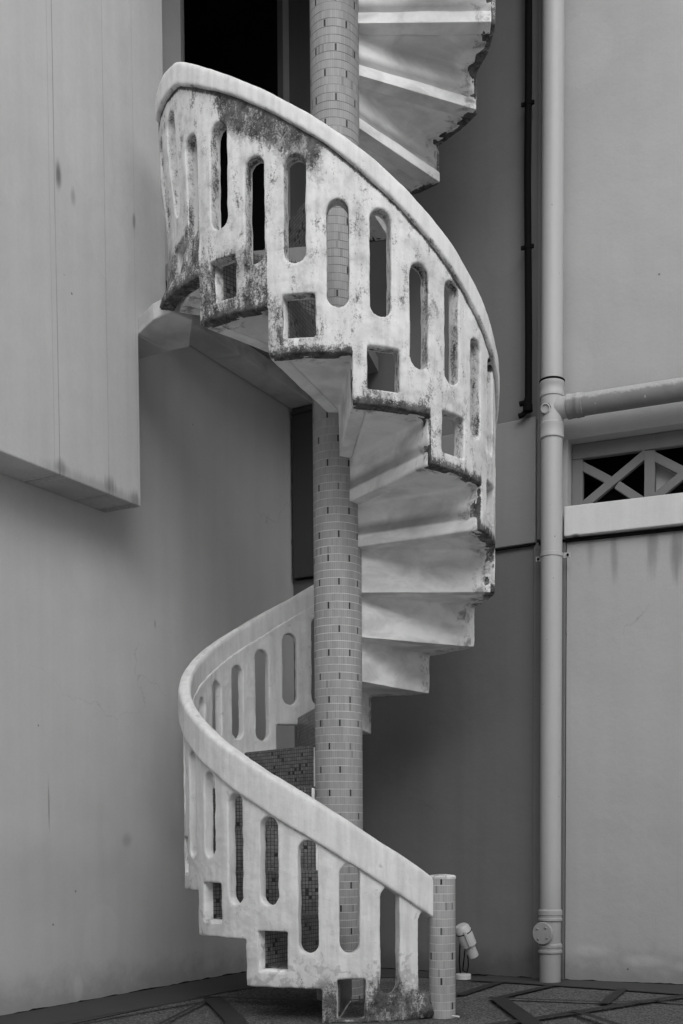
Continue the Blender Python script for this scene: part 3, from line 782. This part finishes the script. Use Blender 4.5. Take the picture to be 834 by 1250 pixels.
# bottom couplings and access cover
for a,b in ((.335,.400),(.160,.215)):
    mb=MB(); mb.lathe([(PR+.001,a),(PR+.008,a+.003),(PR+.008,a+.014),(PR+.004,a+.018),(PR+.004,a+.03),(PR+.008,a+.034),(PR+.008,b-.008),(PR+.001,b)],40,I); mb.build('coupling',M['pipe'],dp,smooth=35)
CM=Matrix.Translation((-.016,PY,.268))@Matrix.Rotation(R(90+16),4,'X')
CM=Matrix.Translation((-.006,PY,.272))@Matrix.Rotation(R(-14),4,'Z')@Matrix.Rotation(R(90),4,'X')
mb=MB(); mb.lathe([(.045,.03),(.048,PR+.004),(.060,PR+.006),(.061,PR+.016),(.058,PR+.019),(.0,PR+.020)],40,CM); ac=mb.build('access_cover',M['pipe'],dp,smooth=30)
for q in range(4):
    a=R(45+90*q+8); mb=MB(); mb.lathe([(.006,PR+.018),(.006,PR+.024),(.003,PR+.026),(.0,PR+.026)],10,CM@Matrix.Translation((.038*math.cos(a),.038*math.sin(a),0))); mb.build('screw',M['metal'],ac,smooth=30)
# bracket
mb=MB(); mb.lathe([(PR+.0005,2.283),(PR+.0045,2.285),(PR+.0045,2.305),(PR+.0005,2.307)],40,I)
mb.box(PR,PR+.038,PY+.03,PY+.034,2.283,2.310).box(-PR-.038,-PR,PY+.03,PY+.034,2.278,2.303)
br=mb.build('pipe_bracket',M['pipe'],dp,smooth=30)
for sx,zz in ((PR+.024,2.2965),(-PR-.024,2.290)):
    mb=MB(); mb.lathe([(.007,0),(.007,.006),(.0,.008)],12,Matrix.Translation((sx,PY+.030,zz))@Matrix.Rotation(R(90),4,'X')); mb.build('screw',M['black'],br,smooth=30)

# black service pipe left of it
bp=empty('service_pipe',(N2.x*D2+T2.x*-1.762,N2.y*D2+T2.y*-1.762,0),A2)
tag(bp,'thin black service pipe fixed to the dark wall just left of the drainpipe','pipe')
mb=MB(); mb.tube([(0,-.05,TOP),(0,-.05,4.8),(-.004,-.05,4.3),(0,-.05,3.9),(.004,-.05,3.5),(.004,-.05,3.15),(.004,-.05,3.09)],.019,14)
mb.build('pipe',M['black'],bp,smooth=50)
for z in (3.955,4.70,5.4,6.4):
    mb=MB(); mb.lathe([(.016,z-.014),(.021,z-.012),(.021,z+.012),(.016,z+.014)],16,Matrix.Translation((0,-.05,0))).box(-.040,-.010,-.056,-.044,z-.010,z+.010).box(.010,.032,-.056,-.044,z-.010,z+.010)
    mb.build('clamp',M['black'],bp,bevel=.002)
mb=MB(); mb.lathe([(.017,3.085),(.026,3.09),(.026,3.125),(.020,3.13),(.020,3.155),(.017,3.16)],18,Matrix.Translation((.0,-.05,0))); mb.tube([(0,-.05,3.14),(-.045,-.05,3.135)],.014,12)
mb.tube([(0,-.05,3.10),(-.03,-.05,3.075),(-.05,-.05,3.072)],.014,12); mb.build('elbow',M['black'],bp,smooth=40)

# ------------------------------------------------------------------ spotlight behind the newel
sp=empty('spotlight',(.272,6.17,0),R(8)); tag(sp,'small pale spotlight with a cylindrical head tilted down, behind the tiled newel post','lamp')
HM=Matrix.Translation((0.012,0,.245))@Matrix.Rotation(R(-24),4,'Y')@Matrix.Rotation(R(14),4,'X')
mb=MB(); mb.lathe([(.0,-.062),(.040,-.062),(.0445,-.058),(.0455,.030),(.043,.036),(.041,.055),(.030,.068),(.0,.071)],32,HM); hd=mb.build('lamp_head',M['lamp'],sp,smooth=35)
mb=MB(); mb.lathe([(.0,-.135),(.028,-.135),(.031,-.132),(.031,-.0625)],28,HM); mb.build('lamp_barrel',M['lamp'],sp,smooth=35)
mb=MB(); mb.lathe([(.046,.022),(.0472,.023),(.0472,.027),(.046,.028)],32,HM); mb.build('seam_ring',M['black'],hd,smooth=35)
mb=MB(); mb.add([HM@Vector((x_,y_,z_)) for z_ in (-.05,.045) for y_ in (-.053,-.044) for x_ in (-.010,.006)],[(0,2,3,1),(4,5,7,6),(0,1,5,4),(2,6,7,3),(0,4,6,2),(1,3,7,5)]); mb.build('clip',M['lamp'],hd,bevel=.002)
mb=MB(); mb.tube([(-.012,.03,.20),(-.016,.03,.10),(-.012,.02,.03)],.004,8); mb.tube([(.028,.02,.15),(.034,.02,.08),(.022,.01,.03)],.0035,8); mb.build('bracket_wire',M['black'],sp,smooth=60)
mb=MB(); mb.tube([(0,.02,.28),(.02,.06,.26),(.03,.10,.16),(.02,.12,.04),(.06,.13,.012),(.16,.11,.010)],.0035,8); mb.build('cable',M['black'],sp,smooth=60)
mb=MB(); mb.lathe([(.0,0.005),(.044,.005),(.044,.030),(.040,.034),(.0,.035)],28); mb.build('lamp_base',M['lamp'],sp,smooth=35)

# cigarette butt
mb=MB(); mb.lathe([(.0,0),(.0038,.0005),(.0038,.036),(.0,.0365)],12,Matrix.Translation((.165,4.80,.014))@Matrix.Rotation(R(-38),4,'Z')@Matrix.Rotation(R(90),4,'Y'))
cb=mb.build('cigarette_butt',M['butt'],smooth=40); tag(cb,'white cigarette butt lying on the paving beside the foot of the newel','litter')

# slab and pale block added out of frame to shade and fill the stair
mb=MB(); mb.prism([L1(4.30,.0),L1(5.93,.0),(.66,6.21),(.66,4.5),L1(4.30,2.0)],6.0,6.15)
gal=mb.build('added_shade_slab',M['frame']); tag(gal,'unseen slab added above the corner to shade the stair','slab')
mb=MB(); mb.box(-14,14,-7.5,-7.0,0,7.5); ob=mb.build('added_light_block',simple_mat('pale_bounce_render',.7,.8)); tag(ob,'unseen pale block added behind the camera to shape the light','building')
# ragged open joint where the walls meet the paving
def joint(par,x0,x1,y):
    mb=MB(); n=int((x1-x0)/.03); V=[];F=[]
    for i in range(n+1):
        x=x0+(x1-x0)*i/n; h=.005+.008*max(0,mn.noise((x*9,y,par.location.x)))+.004*random.random()**3; d=.004+.004*random.random()
        V+=[(x,y-d,-.01),(x,y-d,h*.6),(x,y+.002,h)]
    for i in range(n): F+=[(3*i,3*i+3,3*i+4,3*i+1),(3*i+1,3*i+4,3*i+5,3*i+2)]
    mb.add(V,F); mb.build('base_joint',M['blackness'],par)
joint(lw,2.5,5.93,-.001); joint(bw,s0+.02,s1,-.001); joint(rw,-1.556,1.5,.011); joint(rw,j0,-1.563,-.005)
# ------------------------------------------------------------------ ground
mb=MB(); mb.add([(-300,-300,0),(300,-300,0),(300,300,0),(-300,300,0)],[(0,1,2,3)]); g=mb.build('ground',M['ground']); tag(g,kind='structure',label='pebble-dashed paving of the back lane')
mb=MB(); mb.add([(-60,-11.9,.004),(60,-11.9,.004),(60,4.05,.004),(-60,4.05,.004)],[(0,1,2,3)])
rd=mb.build('bounce_strip',simple_mat('pale_bounce_concrete',.60,.85,.2,.12,2,.2)); tag(rd,kind='structure',label='unseen pale ground strip added to bounce light onto the stair')  # out-of-frame pale ground, added so light bounces up onto the soffits
# smooth apron along both walls
def band(mb,pts,w,z=.004):
    pts=[Vector(p) for p in pts]; L_=[];R_=[]
    for i,p in enumerate(pts):
        d=(pts[min(i+1,len(pts)-1)]-pts[max(i-1,0)]).normalized(); n=Vector((-d.y,d.x))*w/2
        L_.append(p+n); R_.append(p-n)
    v=[(p.x,p.y,z) for p in L_]+[(p.x,p.y,z) for p in R_]; n=len(pts)
    mb.add(v,[(i,i+1,n+i+1,n+i) for i in range(n-1)])
ap=MB()
apoly=[(-1.75,4.06),L1(3.2,.45),L1(4.6,.42),(-.62,6.15),(.0,6.30),(.45,6.02),(1.05,5.70),(1.36,5.50),(3.2,4.7),(3.6,5.3),(1.5,6.1),(.7,6.3),(-.75,7.1),L1(5.0,-.05),L1(2.6,-.05)]
ap.add([(x_,y_,.004) for x_,y_ in apoly],[tuple(range(len(apoly)))])
a_=ap.build('pavement',M['apron']); tag(a_,kind='structure',label='smooth grey paving margin along the foot of the walls')
strips=[([(.30,6.08),(.47,6.02),(1.05,5.69),(1.34,5.50),(1.9,5.23)],.022),([(.22,5.49),(.47,6.02)],.055),([(.40,5.37),(.74,5.87)],.05),
 ([(.40,5.37),(.90,5.22),(1.13,5.26),(1.7,5.02)],.035),([(.88,5.16),(1.07,5.69)],.05),([(.30,4.55),(.46,4.67),(.7,4.89),(1.13,5.26),(1.4,5.47)],.05),([(.40,5.37),(.48,4.67),(.52,4.1)],.085),
 ([(-1.1,4.1),(-.98,5.37)],.02),([(-.98,5.37),(-.76,4.69),(-.62,4.1)],.09),([(-.98,5.37),(-.41,5.18),(.22,5.49)],.03),([(-1.75,4.1),(-.98,5.37)],.03),([(.7,4.89),(.95,4.1)],.04)]
st=MB(); z=.008
for i,(p_,w_) in enumerate(strips):
    band(st,p_,w_,z+.0016*i)
s_=st.build('paving_strips',M['groundband']); tag(s_,kind='structure',label='dark strips laid in a pattern in the pebble paving')

# ------------------------------------------------------------------ light
W=bpy.data.worlds.new('World'); S.world=W; W.use_nodes=True; nt=W.node_tree; nt.nodes.clear()
sky=nt.nodes.new('ShaderNodeTexSky'); sky.sky_type='NISHITA'; sky.sun_disc=False
EL,AZ=36,170       # sun elevation, compass direction it comes from (0=+Y, clockwise)
sky.sun_elevation=R(EL); sky.sun_rotation=R(AZ); sky.dust_density=4; sky.air_density=1.5
bw_=nt.nodes.new('ShaderNodeRGBToBW'); bg=nt.nodes.new('ShaderNodeBackground'); bg.inputs[1].default_value=.15; ow=nt.nodes.new('ShaderNodeOutputWorld')
nt.links.new(sky.outputs[0],bw_.inputs[0]); nt.links.new(bw_.outputs[0],bg.inputs[0]); nt.links.new(bg.outputs[0],ow.inputs[0])
sd=bpy.data.lights.new('sun','SUN'); sd.energy=.65; sd.angle=R(80); sd.color=(1,1,1)
so=bpy.data.objects.new('sun',sd); COL.objects.link(so)
dv=Vector((math.sin(R(AZ))*math.cos(R(EL)),math.cos(R(AZ))*math.cos(R(EL)),math.sin(R(EL))))
so.rotation_euler=dv.to_track_quat('Z','Y').to_euler(); so.location=(0,0,10)
S.view_settings.view_transform='Standard'; S.view_settings.look='None'; S.view_settings.gamma=1; S.view_settings.exposure=.22
S.render.engine='CYCLES'
try: S.cycles.use_denoising=True
except Exception: pass
